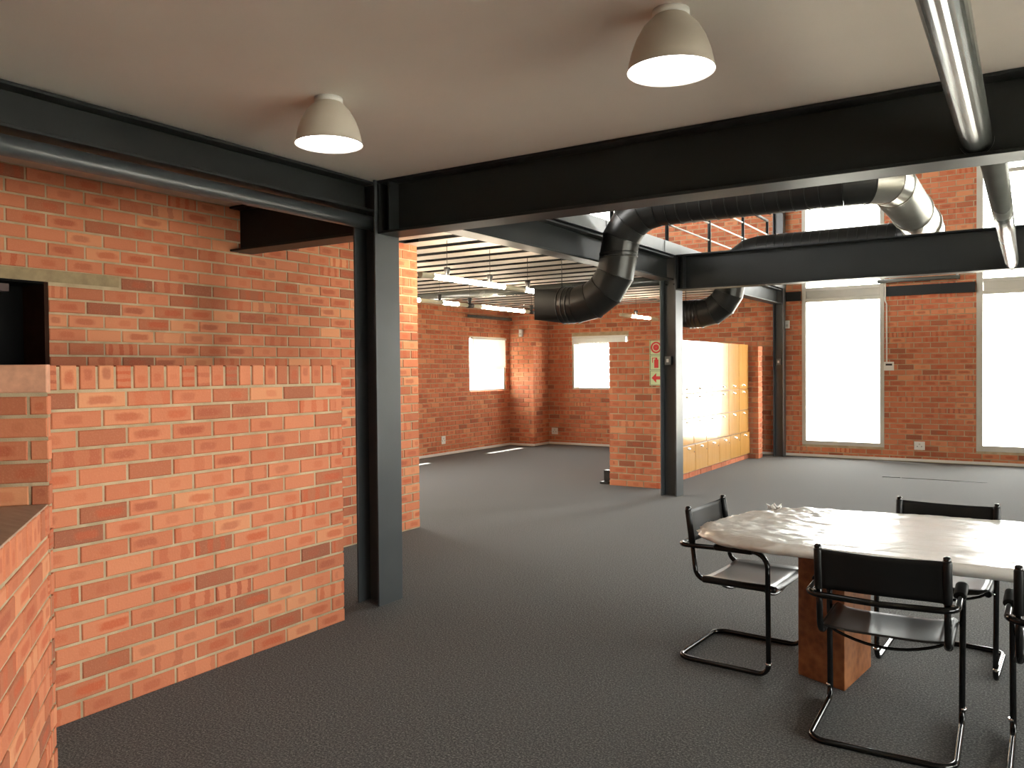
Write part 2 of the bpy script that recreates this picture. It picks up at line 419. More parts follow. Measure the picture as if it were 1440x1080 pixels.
# near left wall (behind the partition)
XW = -4.945
OP_D = [(6.07-2.60, 6.07-1.45, 0, 2.06)]
wn_ = struct(wall_body('wall_left', (XW, 6.07), (1, 0, 0), 6.07-YB, -.02, 2.80, .25, OP_D))
bk = Bricks(hide=[(0, 511, 484, 1080), (497, 240, 561, 860), (0, 120, 330, 200)])
LINT = (6.07-3.05, 6.07-1.2, 2.062, 2.143)
bk.face((XW, 6.07), (1, 0, 0), 6.07-YB, .012, 2.80, OP_D+[LINT]); bk.build(wn_)
B('lintel', (-.1, 1.2, 2.062), (.0015, 3.045, 2.133), CONC, wn_).location = (XW, 0, 0)
struct(B('wall_return', (XL, 5.85, -.02), (XW-.02, 6.06, 2.8), MORTAR))
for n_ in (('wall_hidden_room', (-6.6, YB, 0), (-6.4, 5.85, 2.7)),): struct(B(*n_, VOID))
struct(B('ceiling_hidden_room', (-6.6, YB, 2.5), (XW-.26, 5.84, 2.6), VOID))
# timber door frame edge seen in the opening
df = empty('door_1', (XW-.16, 0, 0)); struct(df)
B('door_head', (-.05, 1.45, 2.0), (.03, 2.44, 2.045), noisy('dark_timber', (.06, .02, .012), .5, 8, .2), df); B('dark_reveal_lining', (-.088, 2.575, 0), (.158, 2.60, 2.06), noisy('dark_brown_reveal', (.03, .012, .007), .9, 8, .2, spec=.1), df); B('dark_reveal_lining', (-.088, 1.45, 2.046), (.158, 2.575, 2.06), VOID, df)  # linings put over the mortar to darken the reveal
B('door_leaf', (-.12, 1.45, 0), (-.09, 2.60, 2.04), VOID, df)  # near-black sheet gives the opening its darkness
# right wall with big windows and rear wall, both outside the frame
OP_R = [(2.9, 6.8, .25, 2.1), (7.6, 10.2, .21, 3.3)]  # unseen openings; the near one added to light the low wall and ceiling
# n = -X -> u = (0, 1): starts at the rear
wr = struct(wall_body('wall_right', (XR, YB), (-1, 0, 0), YF-YB, -.02, ZT, .3, OP_R, inset=0))
struct(B('wall_rear', (-5.2, YB-.2, -.02), (XR, YB, ZC+.2), MORTAR))
struct(B('wall_above_near_bay', (XW-.3, 3.70, ZC+.22), (XR, 3.95, ZT), PLASTER))
for (a, b, c, d) in OP_R: portal(XR+.02, YB+(a+b)/2, (c+d)/2, -1, 0, b-a, d-c)
for (a, b, c, d) in OP_FAR: portal(XR-(a+b)/2, YF+.32, (c+d)/2, 0, -1, b-a, d-c)
for (a, b, c, d) in OP_L: portal(XL-.32, YF-(a+b)/2, (c+d)/2, 1, 0, b-a, d-c)
# outside ground
g = struct(B('ground', (-40, -30, -.5), (40, 60, -.3), PAVE))
# gallery slab
gs = struct(B('floor_gallery', (XL, 4.1, 2.83), (-3.62, YF, 2.95), VOID))
struct(B('baseboard_far', (-8.15, YF-.022, .012), (XR, YF-.007, .052), WHITE))
struct(B('baseboard_left', (XL+.007, 6.2, .012), (XL+.022, 13.55, .052), WHITE))
b3 = MB(); b3.box((-8.7, 13.538, .012), (-8.15, 13.553, .052)); b3.box((-8.163, 13.54, .012), (-8.148, YF-.02, .052)); struct(b3.build('baseboard_corner', WHITE))

# windows -----------------------------------------------------------------
wcount = [0]
def window(c0, c1, y, z0, z1, axis, transoms=(), fw_=.055, side=1, spandrel=None, mull=()):
    wcount[0] += 1
    o = struct(empty('window_%d' % wcount[0]))
    def bx(a, b, d0, d1, c, e, name, mt, par=o):
        lo, hi = ((a, d0, c), (b, d1, e)) if axis == 'x' else ((d0, a, c), (d1, b, e))
        return B(name, lo, hi, mt, par)
    d0, d1 = y, y+.06*side
    fr = MB()
    def fb(a, b, c, e):
        lo, hi = ((a, d0, c), (b, d1, e)) if axis == 'x' else ((d0, a, c), (d1, b, e)); fr.box(lo, hi)
    fb(c0, c0+fw_, z0, z1); fb(c1-fw_, c1, z0, z1); fb(c0+fw_, c1-fw_, z0, z0+fw_); fb(c0+fw_, c1-fw_, z1-fw_, z1)
    for t in transoms: fb(c0+fw_, c1-fw_, t-.03, t+.03)
    for q in mull: fb(q-.025, q+.025, z0+fw_, z1-fw_)
    fr.build('window_frame', FRAME_M, o, .004)
    mid = y+.03*side
    zs = [z0+fw_]
    for t in transoms: zs += [t-.03, t+.03]
    zs.append(z1-fw_)
    for a, b in zip(zs[::2], zs[1::2]):
        if spandrel and abs(a-spandrel[0]) < .05: continue
        bx(c0+fw_, c1-fw_, mid-.003, mid+.003, a, b, 'pane', GLASS)
    return o
yw = YF-.005
o = window(-3.24, -1.97, yw, .21, 5.3, 'x', (2.62, 2.80, 4.4), .065)
sp_ = MB(); sp_.box((-3.175, yw+.02, 2.65), (-2.035, yw+.04, 2.77))
for i in range(7): sp_.box((-3.17, yw+.008, 2.655+i*.017), (-2.04, yw+.02, 2.662+i*.017))
sp_.build('spandrel_louvre', FRAME_M, o)
o = window(-.69, .62, yw, .21, 5.3, 'x', (2.61, 2.79, 4.4), .085)
B('spandrel_panel', (-.6, yw+.01, 2.62), (.53, yw+.04, 2.78), FRAME_M, o)
window(2.0, 3.3, yw, .21, 5.3, 'x', (2.61, 2.79, 4.4), .08)
window(-7.63, -6.42, YF+.02, 1.10, 2.15, 'x', (), .04)
window(-7.6, -6.3, YF+.05, 3.7, 5.0, 'x', (), .05)
window(12.2, 13.43, XL-.02, 1.10, 2.13, 'y', (), .035, -1)
window(9.4, 10.6, XL-.02, 1.10, 2.13, 'y', (), .035, -1)
window(5.83, 7.23, XL-.02, .2, 2.4, 'y', (), .035, -1)  # unseen window, added for more light on the far left side
window(9.6, 12.6, XL-.05, 3.7, 5.0, 'y', (), .05, -1, None, (11.1,))
for (a, b, c, d) in OP_R: window(YB+a, YB+b, XR+.05, c, d, 'y', ((2.6,) if d > 3 else ()), .06, 1, None, (YB+(a+b)/2,))

# venetian blinds
def blind(axis, c0, c1, d, z_top, n, pitch, tilt, label, stack):
    o = empty('venetian_blind', (0, 0, 0)); tag(o, label, 'blind')
    cm = (c0+c1)/2; o.location = (cm, d, z_top) if axis == 'x' else (d, cm, z_top)
    if axis == 'y': o.rotation_euler = (0, 0, -PI/2)
    h = (c1-c0)/2
    B('head_rail', (-h, -.02, -.035), (h, .02, 0), WHITE, o)
    me = None
    for i in range(n):
        if me is None:
            sl_ = MB().box((-h+.01, -.0125, -.0006), (h-.01, .0125, .0006)).build('slat', WHITE, o); me = sl_.data
        else:
            sl_ = bpy.data.objects.new('slat', me); COL.objects.link(sl_); sl_.parent = o
        sl_.location = (0, 0, -.045-i*pitch); sl_.rotation_euler = (tilt, 0, 0)
    zb = -.045-n*pitch
    B('bottom_rail', (-h+.01, -.012, zb-stack), (h-.01, .012, zb), WHITE, o)
    for x in (-h*.6, h*.6): MB().tube([(x, 0, -.02), (x, 0, zb)], .0012, 5).build('cord', WHITE, o)
    MB().tube([(-.0, -.02, -.03), (-.0, -.02, zb-.1)], .002, 5).build('tilt_wand', WHITE, o)
blind('y', 12.24, 13.39, XL+.025, 2.115, 26, .020, 1.05, 'white venetian blind half lowered in the left small window', .015)
blind('x', -7.60, -6.45, YF-.03, 2.14, 8, .011, .9, 'white venetian blind pulled up in the small window left of the brick screen', .02)

# ================================================================== STEELWORK
def ibeam(name, p0, p1, w_, zb, zt, label, web=.012, flg=.016, mt=STEEL, cat='beam'):
    """horizontal I-beam from p0 to p1 (x,y)"""
    p0, p1 = Vector((*p0, 0)), Vector((*p1, 0)); d = (p1-p0); L = d.length; a = math.atan2(d.y, d.x)
    mb = MB(); mb.box((0, -w_/2, zb), (L, w_/2, zb+flg)); mb.box((0, -w_/2, zt-flg), (L, w_/2, zt)); mb.box((0, -web/2, zb+flg), (L, web/2, zt-flg))
    o = mb.build(name, mt, None, .003); o.location = p0; o.rotation_euler = (0, 0, a); tag(o, label, cat); return o
def column(x0, x1, y0, y1, zt, label):
    """H column, flanges facing +X and -X"""
    cx, cy = (x0+x1)/2, (y0+y1)/2; mb = MB(); hx, hy = (x1-x0)/2, (y1-y0)/2
    mb.box((hx-.014, -hy, 0), (hx, hy, zt)); mb.box((-hx, -hy, 0), (-hx+.014, hy, zt)); mb.box((-hx+.014, -.005, 0), (hx-.014, .005, zt))
    o = mb.build('steel_column', STEEL_COL, None, .002); o.location = (cx, cy, 0); tag(o, label, 'column')
    return o
c1 = column(-3.70, -3.51, 3.89, 4.12, ZC, 'large slate grey steel H column nearest the camera beside the low brick wall')
c2 = column(-3.69, -3.49, 9.02, 9.24, 2.83, 'slate grey steel H column in the middle of the room before the wooden lockers')
c3 = column(-3.67, -3.50, 13.93, 14.11, ZT, 'dark grey steel column against the far brick wall beside the tall window')
mbm = ibeam('steel_beam', (-3.508, 4.01), (XR, 4.01), .20, 2.385, ZC-.002, 'long deep black steel beam crossing the picture under the near ceiling')
ep = MB(); ep.box((0, -.1, 2.40), (.016, .1, 2.705)); ep.build('end_plate', STEEL, mbm, .002)
ep = MB(); ep.box((.09, -.1, 2.401), (.1, -.006, 2.709)); ep.build('stiffener', STEEL, mbm)
ibeam('steel_beam', (XW, 4.01), (-3.702, 4.01), .20, 2.395, ZC-.002, 'short black steel beam stub between the nearest column and the left brick wall')
ibeam('steel_beam', (-3.60, YB), (-3.60, 3.888), .17, 2.52, ZC-.015, 'black steel beam under the ceiling running above the low brick wall at left')
yb1 = ibeam('steel_beam', (-3.60, 4.13), (-3.60, 9.01), .18, 2.54, 2.81, 'grey steel beam edging the slatted ceiling from the near beam to the middle column')
yb2 = ibeam('steel_beam', (-3.60, 9.25), (-3.60, 13.92), .17, 2.57, 2.81, 'grey steel beam from the middle column to the column at the far wall')
b2 = ibeam('steel_beam', (-3.488, 9.12), (XR, 9.12), .2, 2.425, 2.83, 'second deep black steel beam running right from the middle column')
MB().box((0, -.1, 2.44), (.016, .1, 2.814)).build('end_plate', STEEL, b2, .002)
MB().box((.08, -.1, 2.442), (.09, -.006, 2.813)).build('stiffener', STEEL, b2)
bm_ = MB()
for i, (x, z) in enumerate(((-.05, 2.50), (.045, 2.50))):
    MB().tube([(x, -.012, z), (x, -.03, z)], .011, 6).build('bolt', STEEL, c2)
ff = B('fascia_plate', (-3.515, 4.12, 2.83), (-3.495, YF-.01, 2.965), STEEL_FASCIA); tag(ff, 'pale grey steel fascia along the gallery floor edge above the slatted ceiling', 'fascia')
for y in (5.6, 7.2, 8.7, 10.3, 11.8, 13.3): B('joint_cover', (-3.494, y, 2.832), (-3.490, y+.02, 2.963), STEEL_FASCIA, ff)
# bracket on top of left wall end
br = B('wall_head_channel', (XW-.1, 4.3, 2.70), (XW+.02, 6.07, 2.79), STEEL); tag(br, 'dark steel channel with bolt holes on the head of the brick wall end', 'bracket')
for y in (5.9, 5.62): MB().tube([(XW+.02, y, 2.75), (XW+.026, y, 2.75)], .014, 8).build('bolt', BLACKM, br)
# channel on far wall between windows
for x0, x1, lb in ((-1.965, -.70, 'dark grey steel channel on the far brick wall between the tall windows'), (-3.49, -3.245, 'short dark grey steel channel on the far wall left of the first tall window'), (.63, 1.99, 'dark grey steel channel on the far wall right of the second tall window')):
    mb = MB(); mb.box((x0, YF-.05, 2.62), (x1, YF-.035, 2.775)); mb.box((x0, YF-.036, 2.62), (x1, YF-.002, 2.632)); mb.box((x0, YF-.036, 2.763), (x1, YF-.002, 2.775))
    tag(mb.build('steel_channel', STEEL), lb, 'steel channel')
# bracing tubes
def brace(p0, p1, r, label, mt=PIPE_M):
    p0, p1 = Vector(p0), Vector(p1); o = empty('steel_tube', p0); tag(o, label, 'pipe'); d = p1-p0
    MB().tube([(0, 0, 0), d], r, 28).build('tube', mt, o)
    for q, s_ in ((Vector((0, 0, 0)), 1), (d, -1)):
        e = q + d.normalized()*.02*s_; mb = MB().tube([q, e], r+.006, 28); mb.build('collar', STEEL, o)
brace((-3.60, YB+.02, 2.466), (-3.60, 3.995, 2.466), .045, 'grey steel tube running above the low brick wall into the nearest column', STEEL_COL)
brace((-.195, YB+.02, 2.47), (-.195, 3.995, 2.47), .060, 'thick grey steel tube hanging over the table at the top right, near part')
brace((-.150, 4.025, 2.485), (-.150, 9.105, 2.485), .058, 'shiny steel tube between the two deep beams at upper right')
brace((XL+.01, 9.13, 2.555), (-3.70, 9.13, 2.555), .058, 'grey steel tube crossing below the slatted ceiling to the middle column')

# ================================================================== SLATTED CEILING
sc = empty('slatted_ceiling', (-6.2, 9, 2.7)); tag(sc, 'suspended ceiling of pale boards with dark gaps over the far left bay', 'ceiling')
me = None
for i in range(26):
    y = 4.33 + i*.386
    if y+.26 > YF: break
    if me is None:
        o = MB().box((XL-(-6.2), 0, 0), (-3.69+6.2, .225, .003)).build('board', SLAT_M, sc); me = o.data
    else:
        o = bpy.data.objects.new('board', me); COL.objects.link(o); o.parent = sc
    o.location = (0, y-9, -.002)
for x in (-8.2, -6.9, -5.6, -4.3): B('carrier_rail', (x+6.2, 4.2-9, .004), (x+6.24, YF-9, .03), VOID, sc)

# ================================================================== GALLERY RAILING
rl = empty('gallery_railing', (-3.55, 9, 2.97)); tag(rl, 'grey steel gallery railing with thin horizontal rails in front of the upper brick wall', 'railing')
for y in (4.5, 5.97, 7.44, 8.91, 10.38, 11.86, 13.16):
    MB().tube([(0, y-9, -.02), (0, y-9, .88)], .022, 12).build('post', STEEL, rl)
for z in (.21, .435, .66): MB().tube([(0, 4.3-9, z), (0, 13.16-9, z)], .011, 10).build('rail', FRAME_M, rl)
MB().tube([(0, 4.3-9, .88), (0, 13.16-9, .88)], .024, 12).build('handrail', STEEL, rl)

# ================================================================== DUCTS
def duct_part(parent, P, i, r, mt, name, seg=28):
    """one mitred gore of the polyline P between points i and i+1"""
    a, b = P[i], P[i+1]; d = (b-a).normalized()
    side = Vector((0, 0, 1)) if abs(d.z) < .6 else Vector((0, 1, 0)); e1 = (side - d*side.dot(d)).normalized(); e2 = d.cross(e1)
    m0 = d if i == 0 else (d+(a-P[i-1]).normalized()).normalized(); m1 = d if i == len(P)-2 else (d+(P[i+2]-b).normalized()).normalized()
    def ring(c, mm, rr, sh=0.):
        out = []
        for j in range(seg):
            q = (e1*math.cos(2*PI*j/seg)+e2*math.sin(2*PI*j/seg))*rr
            out.append(c+q-d*(q.dot(mm)/d.dot(mm))+d*sh)
        return out
    R = [ring(a, m0, r, .001), ring(b, m1, r, -.008), ring(b, m1, r+.006, -.007), ring(b, m1, r+.006, -.001), ring(b, m1, r-.003, -.0005)]
    mb = MB(); mb.rings(R, cap=False); o = mb.build(name, mt, parent); o.data.shade_smooth()
    for f in o.data.polygons: f.use_smooth = True
    md = o.modifiers.new('es', 'EDGE_SPLIT'); md.split_angle = .6
    return o
def spiral(parent, a, b, r, mt, name='spiral_run', pitch=.105, amp=.005, seg=28):
    d = (b-a); L = d.length; d.normalize(); side = Vector((0, 0, 1)); e1 = side; e2 = d.cross(e1); R = []
    n = max(1, int(L/pitch)); 
    for k in range(n):
        t0 = L*k/n; t1 = L*(k+1)/n
        for t, rr in ((t0, r), (t1-.012, r), (t1-.008, r+amp), (t1-.002, r+amp), (t1-.0001, r)):
            R.append([a+d*t+(e1*math.cos(2*PI*j/seg)+e2*math.sin(2*PI*j/seg))*rr for j in range(seg)])
    mb = MB(); mb.rings(R, cap=False); o = mb.build(name, mt, parent)
    md = o.modifiers.new('es', 'EDGE_SPLIT'); md.split_angle = .5
    return o
def arc(c, r, a0, a1, n, y):
    return [Vector((c[0]+r*math.cos(a0+(a1-a0)*k/n), y, c[1]+r*math.sin(a0+(a1-a0)*k/n))) for k in range(n+1)]
def duct(y, r, xv, z_low, z_up, x_noz, x_end, rb, label, rt, ns):
    o = empty('air_duct', (xv, y, 0)); tag(o, label, 'duct'); O = Vector((xv, y, 0))
    lo = arc((xv-rb, z_low+rb), rb, -PI/2, 0, ns, y); up = arc((xv+rt, z_up-rt), rt, PI, PI/2, ns, y)
    P = [Vector((xv-rb-.16, y, z_low))]+lo+up+[Vector((xv+rt+.12, y, z_up))]
    # nudge so that consecutive points differ
    Q = [p for i, p in enumerate(P) if i == 0 or (p-P[i-1]).length > .01]; Q = [p-O for p in Q]
    for i in range(len(Q)-1): duct_part(o, Q, i, r, DUCT, 'elbow_gore')
    # slip collar rings on the straight bits
    mid = [i for i in range(len(Q)-1) if abs((Q[i+1]-Q[i]).normalized().z) > .99]
    for i in mid:
        c = (Q[i]+Q[i+1])/2
        for dz in (-.02, .02): MB().tube([c+Vector((0, 0, dz-.005)), c+Vector((0, 0, dz+.005))], r+.007, 28).build('collar', DUCT, o)
    for dx in (.0, .05, .1): MB().tube([Q[0]+Vector((dx, 0, 0)), Q[0]+Vector((dx+.008, 0, 0))], r+.008, 28).build('collar', DUCT, o)
    # square to round nozzle
    n = 32; s0 = []; s1 = []; hw = .155
    for j in range(n):
        t = 2*PI*j/n; c_, s_ = math.cos(t), math.sin(t); q = max(abs(c_), abs(s_))
        s1.append(Q[0]+Vector((.0, c_*r, s_*r))); s0.append(Vector((x_noz-xv, c_/q*hw, z_low+.015+s_/q*hw)))
    mb = MB(); mb.rings([s0, s1], cap=False); nz = mb.build('nozzle', NOZ, o)
    for f in nz.data.polygons: f.use_smooth = True
    spiral(o, Q[-1], Vector((x_end-xv, 0, z_up)), r, DUCT)
    MB().tube([Vector((-.62, 0, z_low+r)), Vector((-.62, 0, ZC+.1))], .004, 6).build('hanger_rod', BLACKM, o)
    return o, O
d1, O1 = duct(7.1, .178, -3.32, 2.145, 3.01, -4.17, -1.45, .44, 'front black round air duct dropping in a bend to a nozzle below the slatted ceiling', .41, 4)
d2, O2 = duct(10.5, .186, -3.30, 2.235, 3.01, -4.17, -1.30, .40, 'rear black air duct bending down behind the middle column above the lockers', .38, 4)
# elbow from the front duct and the silver flexible link to the rear duct
link = [Vector(p) for p in ((-1.45, 7.1, 3.01), (-1.30, 7.1, 3.01), (-1.13, 7.16, 3.02), (-1.02, 7.30, 3.03), (-.985, 7.52, 3.035))]
L1 = [p-O1 for p in link]
for i in range(len(L1)-1): duct_part(d1, L1, i, .182, DUCT if i < 2 else DUCT_SILVER, 'elbow_gore')
sl_ = empty('silver_duct', (-.985, 7.53, 3.035)); tag(sl_, 'silver ribbed duct linking the front and rear black ducts at upper right', 'duct')
spiral(sl_, Vector((0, .0, 0)), Vector((0, 1.30, 0)), .182, DUCT_SILVER, 'ribbed_pipe', .032, .005)
spiral(sl_, Vector((0, 1.30, 0)), Vector((0, 2.25, .0)), .186, DUCT_SILVER, 'plain_pipe', .5, .008)
MB().tube([(0, 1.30, 0), (0, 1.33, 0)], .200, 28).build('clamp_ring', DUCT_SILVER, sl_)
MB().tube([(0, 2.1, 0), (0, 2.14, 0)], .205, 28).build('clamp_ring', DUCT_SILVER, sl_)
L2 = [Vector(p)-O2 for p in ((-1.30, 10.5, 3.01), (-1.16, 10.47, 3.015), (-1.04, 10.38, 3.025), (-.99, 10.22, 3.032), (-.985, 9.80, 3.035))]
for i in range(len(L2)-1): duct_part(d2, L2, i, .186, DUCT, 'elbow_gore')

# ================================================================== LOW BRICK WALL, PIER, COUNTER
HT = 1.548
lw = empty('brick_partition', (-3.5, 2.6, 0)); tag(lw, 'chest-high orange brick partition wall topped by upright bricks, in front of the nearest column', 'wall')
B('core', (-.22, -1.0, 0), (-.007, .965, HT-.006), MORTAR, lw)
bk = Bricks(); bk.face((-3.50, 3.57), (1, 0, 0), 1.97, .0, HT, top='rowlock')
bk.face((-3.73, 3.57), (0, 1, 0), .23, .0, HT, top='rowlock'); bk.face((-3.72, 1.6), (-1, 0, 0), 1.97, .0, HT, top='rowlock'); bk.build(lw)
PC = Vector((-3.115, 1.625, 0))
a1 = math.radians(50); dr = Vector((-math.cos(a1), -math.sin(a1), 0))       # direction of the diagonal pier going away from its corner
nd = Vector((-dr.y, dr.x, 0)); nd = nd if nd.dot(CAM-PC) > 0 else -nd
pr = empty('brick_pier', PC+dr*.5); tag(pr, 'diagonal brick wall piece capped with one long pale block, left of the partition', 'wall')
u_ = Vector((nd.y, -nd.x, 0)); st = PC if u_.dot(dr) > 0 else PC+dr*1.1
mb = MB(); pts = [PC-nd*.007, PC+dr*1.1-nd*.007, PC+dr*1.1-nd*.2, PC+Vector((-.24, .095, 0))]; pts = [p-(PC+dr*.5) for p in pts]
mb.prism([(p.x, p.y) for p in pts], 0, HT-.004); mb.build('core', MORTAR, pr)
bk = Bricks(); bk.face(st, nd, 1.1, .0, HT-.116, bond=.30)
for q in (0.112, .35, .59): bk.add(PC+dr*q+Vector((0, 0, HT-.053)), nd, .226, .105, PALE)
bk.build(pr)
CT = 1.02
a2 = math.radians(-36.2); dc = Vector((math.cos(a2), math.sin(a2), 0)); nc = Vector((-dc.y, dc.x, 0)); LC = 1.5
ct = empty('reception_counter', PC+dc*.6); tag(ct, 'brick reception counter with brown wooden worktop at the left edge of the picture', 'counter')
O_ = ct.location.copy()
def pl(*ps): return [((p-O_).x, (p-O_).y) for p in ps]
mb = MB(); mb.prism(pl(PC-nc*.007, PC+dc*LC-nc*.007, PC+dc*LC-nc*.3, PC-nc*.3+dr*.0), 0, CT-.012); mb.build('core', MORTAR, ct)
mb = MB(); mb.prism(pl(PC-nc*.004-dc*.0, PC+dc*LC-nc*.004, PC+dc*LC-nc*.62, PC+dr*.62), CT-.01, CT+.002); mb.build('worktop', COUNTERTOP, ct, .002)
bk = Bricks(); un = Vector((nc.y, -nc.x, 0)); st = PC if un.dot(dc) > 0 else PC+dc*LC
bk.face(st, nc, LC, .0, CT-.004, top='rowlock', bond=.2); bk.build(ct)

# ================================================================== LOCKER SCREEN
sp = empty('brick_screen', (-4.22, 9.95, 0)); tag(sp, 'head-high brick screen wall left of the lockers, carrying the green and red fire sign', 'wall')
B('core', (-.373, -.42, 0), (.313, .30, 1.853), MORTAR, sp)
bk = Bricks(hide=[(927, 400, 958, 700)]); bk.face((-3.90, 9.525), (0, -1, 0), .70, .0, 1.857); bk.face((-3.90, 10.26), (1, 0, 0), .735, .0, 1.857, bond=.5); bk.face((-4.60, 9.525), (-1, 0, 0), .73, 0, 1.857, bond=.5); bk.build(sp)
bs = empty('brick_back_wall', (-4.5, 11.9, 0)); tag(bs, 'brick spine wall behind the wooden lockers', 'wall')
B('core', (-.093, -1.64, 0), (-.007, 1.55, 1.853), MORTAR, bs)
bk = Bricks(); bk.face((-4.60, 10.27), (-1, 0, 0), 3.18, 0, 1.857); bk.build(bs)
pe = empty('brick_end_pier', (-4.08, 13.56, 0)); tag(pe, 'narrow brick end pier at the right end of the lockers with a sunlit edge', 'pier')
B('core', (-.49, -.09, 0), (.293, .12, 1.86), MORTAR, pe)
bk = Bricks(); bk.face((-3.78, 13.455), (0, -1, 0), .8, 0, 1.865); bk.face((-3.78, 13.69), (1, 0, 0), .235, 0, 1.865, bond=.5); bk.build(pe)
lk = empty('locker_bank', (-3.93, 10.30, 0)); tag(lk, 'glossy varnished wooden locker bank with metal cup handles, four rows of doors', 'locker')
NC, PW = 6, .518
B('carcass', (-.50, 0, .09), (-.022, NC*PW+.015, 1.885), CABEDGE, lk)
B('side_panel', (-.50, -.012, .09), (.002, .0, 1.885), CAB, lk)
# brick plinth of the lockers
pb = Bricks(); pb.face((-3.945, 13.44), (1, 0, 0), 3.1, .0, .08); pb.build(lk)
B('plinth_core', (-.5, 0, 0), (-.023, 3.1, .089), MORTAR, lk)
rows = [(.095, .452, 1.0), (.464, .810, 0), (.822, 1.152, 0), (1.164, 1.885, 0)]
def cup(parent, y, x, z, s_=1):
    mb = MB(); R = []
    for k in range(6):
        t = PI/2*k/5; R.append([(x+.022*math.sin(t)*1.0, y+.034*math.cos(a), z+.016*math.sin(a)*1.0*math.cos(t)+.0) for a in [PI*j/8 for j in range(9)]])
    R = [[(x+.028*math.sin(PI*j/8)*q, y-.048+.096*j/8, z-.004+.026*math.sqrt(max(0, 1-q*q))) for j in range(9)] for q in (0, .3, .6, .85, 1.)]
    vs = [[mb.bm.verts.new(p) for p in r] for r in R]
    for A_, B_ in zip(vs, vs[1:]):
        for j in range(8): mb.bm.faces.new((A_[j], A_[j+1], B_[j+1], B_[j]))
    bmesh.ops.remove_doubles(mb.bm, verts=mb.bm.verts, dist=1e-5)
    o = mb.build('cup_handle', CHROME, parent); sd = o.modifiers.new('s', 'SOLIDIFY'); sd.thickness = .002
for r, (z0, z1, p) in enumerate(rows):
    for c in range(NC):
        y0 = c*PW+.008; x1 = .022 if r == 0 else 0.
        o = B('door', (-.02, y0, z0), (x1, y0+PW-.014, z1), CAB, lk, .0015)
        hz = z1-.05 if r < 3 else z0+.05
        cup(o, y0+PW*.5, x1, hz)
        if r == 0: MB().tube([(x1, y0+PW-.06, z1-.1), (x1+.004, y0+PW-.06, z1-.1)], .009, 10).build('keyhole', BLACKM, o)

# fire sign on the screen
sg = empty('fire_sign', (-3.93, 9.515, 1.58)); tag(sg, 'vertical pale green sign with red fire hose, extinguisher and arrow symbols half behind the column', 'sign')
B('sign_plate', (-.10, -.006, -.285), (.08, -.0, .28), SIGNG, sg)
for i, z in enumerate((.19, 0, -.19)):
    fr = MB()
    for lo, hi in (((-.092, -.009, z-.088), (.072, -.0062, z-.084)), ((-.092, -.009, z+.084), (.072, -.0062, z+.088)), ((-.092, -.009, z-.084), (-.088, -.0062, z+.084)), ((.068, -.009, z-.084), (.072, -.0062, z+.084))): fr.box(lo, hi)
    fr.build('panel_border', BLACKM, sg)
def disc(cx, cz, r0_, r1_, y0, y1, name, mt, par):
    mb = MB(); n = 24
    mb.rings([[(cx+r*math.cos(2*PI*j/n), y, cz+r*math.sin(2*PI*j/n)) for j in range(n)] for r, y in ((r0_, y0), (r1_, y0), (r1_, y1), (r0_, y1))], close=True, cap=False)
    o = mb.build(name, mt, par)
    for f in o.data.polygons: f.use_smooth = False
disc(-.01, .19, .052, .072, -.0085, -.0062, 'hose_reel_symbol', RED, sg); disc(-.01, .19, .004, .040, -.0085, -.0062, 'hose_reel_symbol', RED, sg)
mb = MB(); mb.box((-.035, -.0085, -.065), (.02, -.0062, .04)); mb.box((-.02, -.0085, .04), (.005, -.0062, .06)); mb.box((-.06, -.0085, .055), (.0, -.0062, .064)); mb.box((-.062, -.0085, .0), (-.053, -.0062, .064)); mb.build('extinguisher_symbol', RED, sg)
mb = MB(); v = [mb.bm.verts.new(p) for p in ((-.07, -.0085, -.19), (-.01, -.0085, -.25), (-.01, -.0085, -.21), (.055, -.0085, -.21), (.055, -.0085, -.17), (-.01, -.0085, -.17), (-.01, -.0085, -.13))]; mb.bm.faces.new(v)
r_ = bmesh.ops.extrude_face_region(mb.bm, geom=mb.bm.faces[:]); bmesh.ops.translate(mb.bm, verts=[q for q in r_['geom'] if isinstance(q, bmesh.types.BMVert)], vec=(0, .002, 0)); mb.build('arrow_symbol', RED, sg)

# ================================================================== LIGHT FITTINGS
def bell(x, y, label):
    o = empty('ceiling_lamp', (x, y, ZC)); tag(o, label, 'lamp', None)
    MB().lathe([(.0, 0), (.062, 0), (.064, -.02), (.055, -.024)], seg=36).build('ceiling_rose', WHITE, o)
    prof = [(.056, -.018), (.068, -.030), (.095, -.058), (.118, -.098), (.134, -.142), (.143, -.180), (.147, -.205), (.149, -.206), (.145, -.203), (.139, -.178), (.129, -.140), (.112, -.098), (.09, -.062), (.06, -.036), (.0, -.034)]
    MB().lathe(prof[:8], seg=48).build('lamp_shade', LAMPSH, o)
    MB().lathe(prof[7:], seg=48).build('reflector', LAMPIN, o)
    b = MB().lathe([(.0, -.04), (.03, -.05), (.045, -.09), (.05, -.13), (.035, -.17), (.0, -.185)], seg=24); b.build('bulb', BULB, o)
    MB().lathe([(.0, -.198), (.139, -.198), (.139, -.201), (.0, -.201)], seg=48).build('diffuser', emit_mat('lit_diffuser', (1, .98, .96), 6*LAMP), o)
    return o
bell(-2.63, 2.62, 'taupe bell-shaped ceiling lamp, the left one near the nearest column')
bell(-1.03, 2.63, 'taupe bell-shaped ceiling lamp, the larger one at top centre')
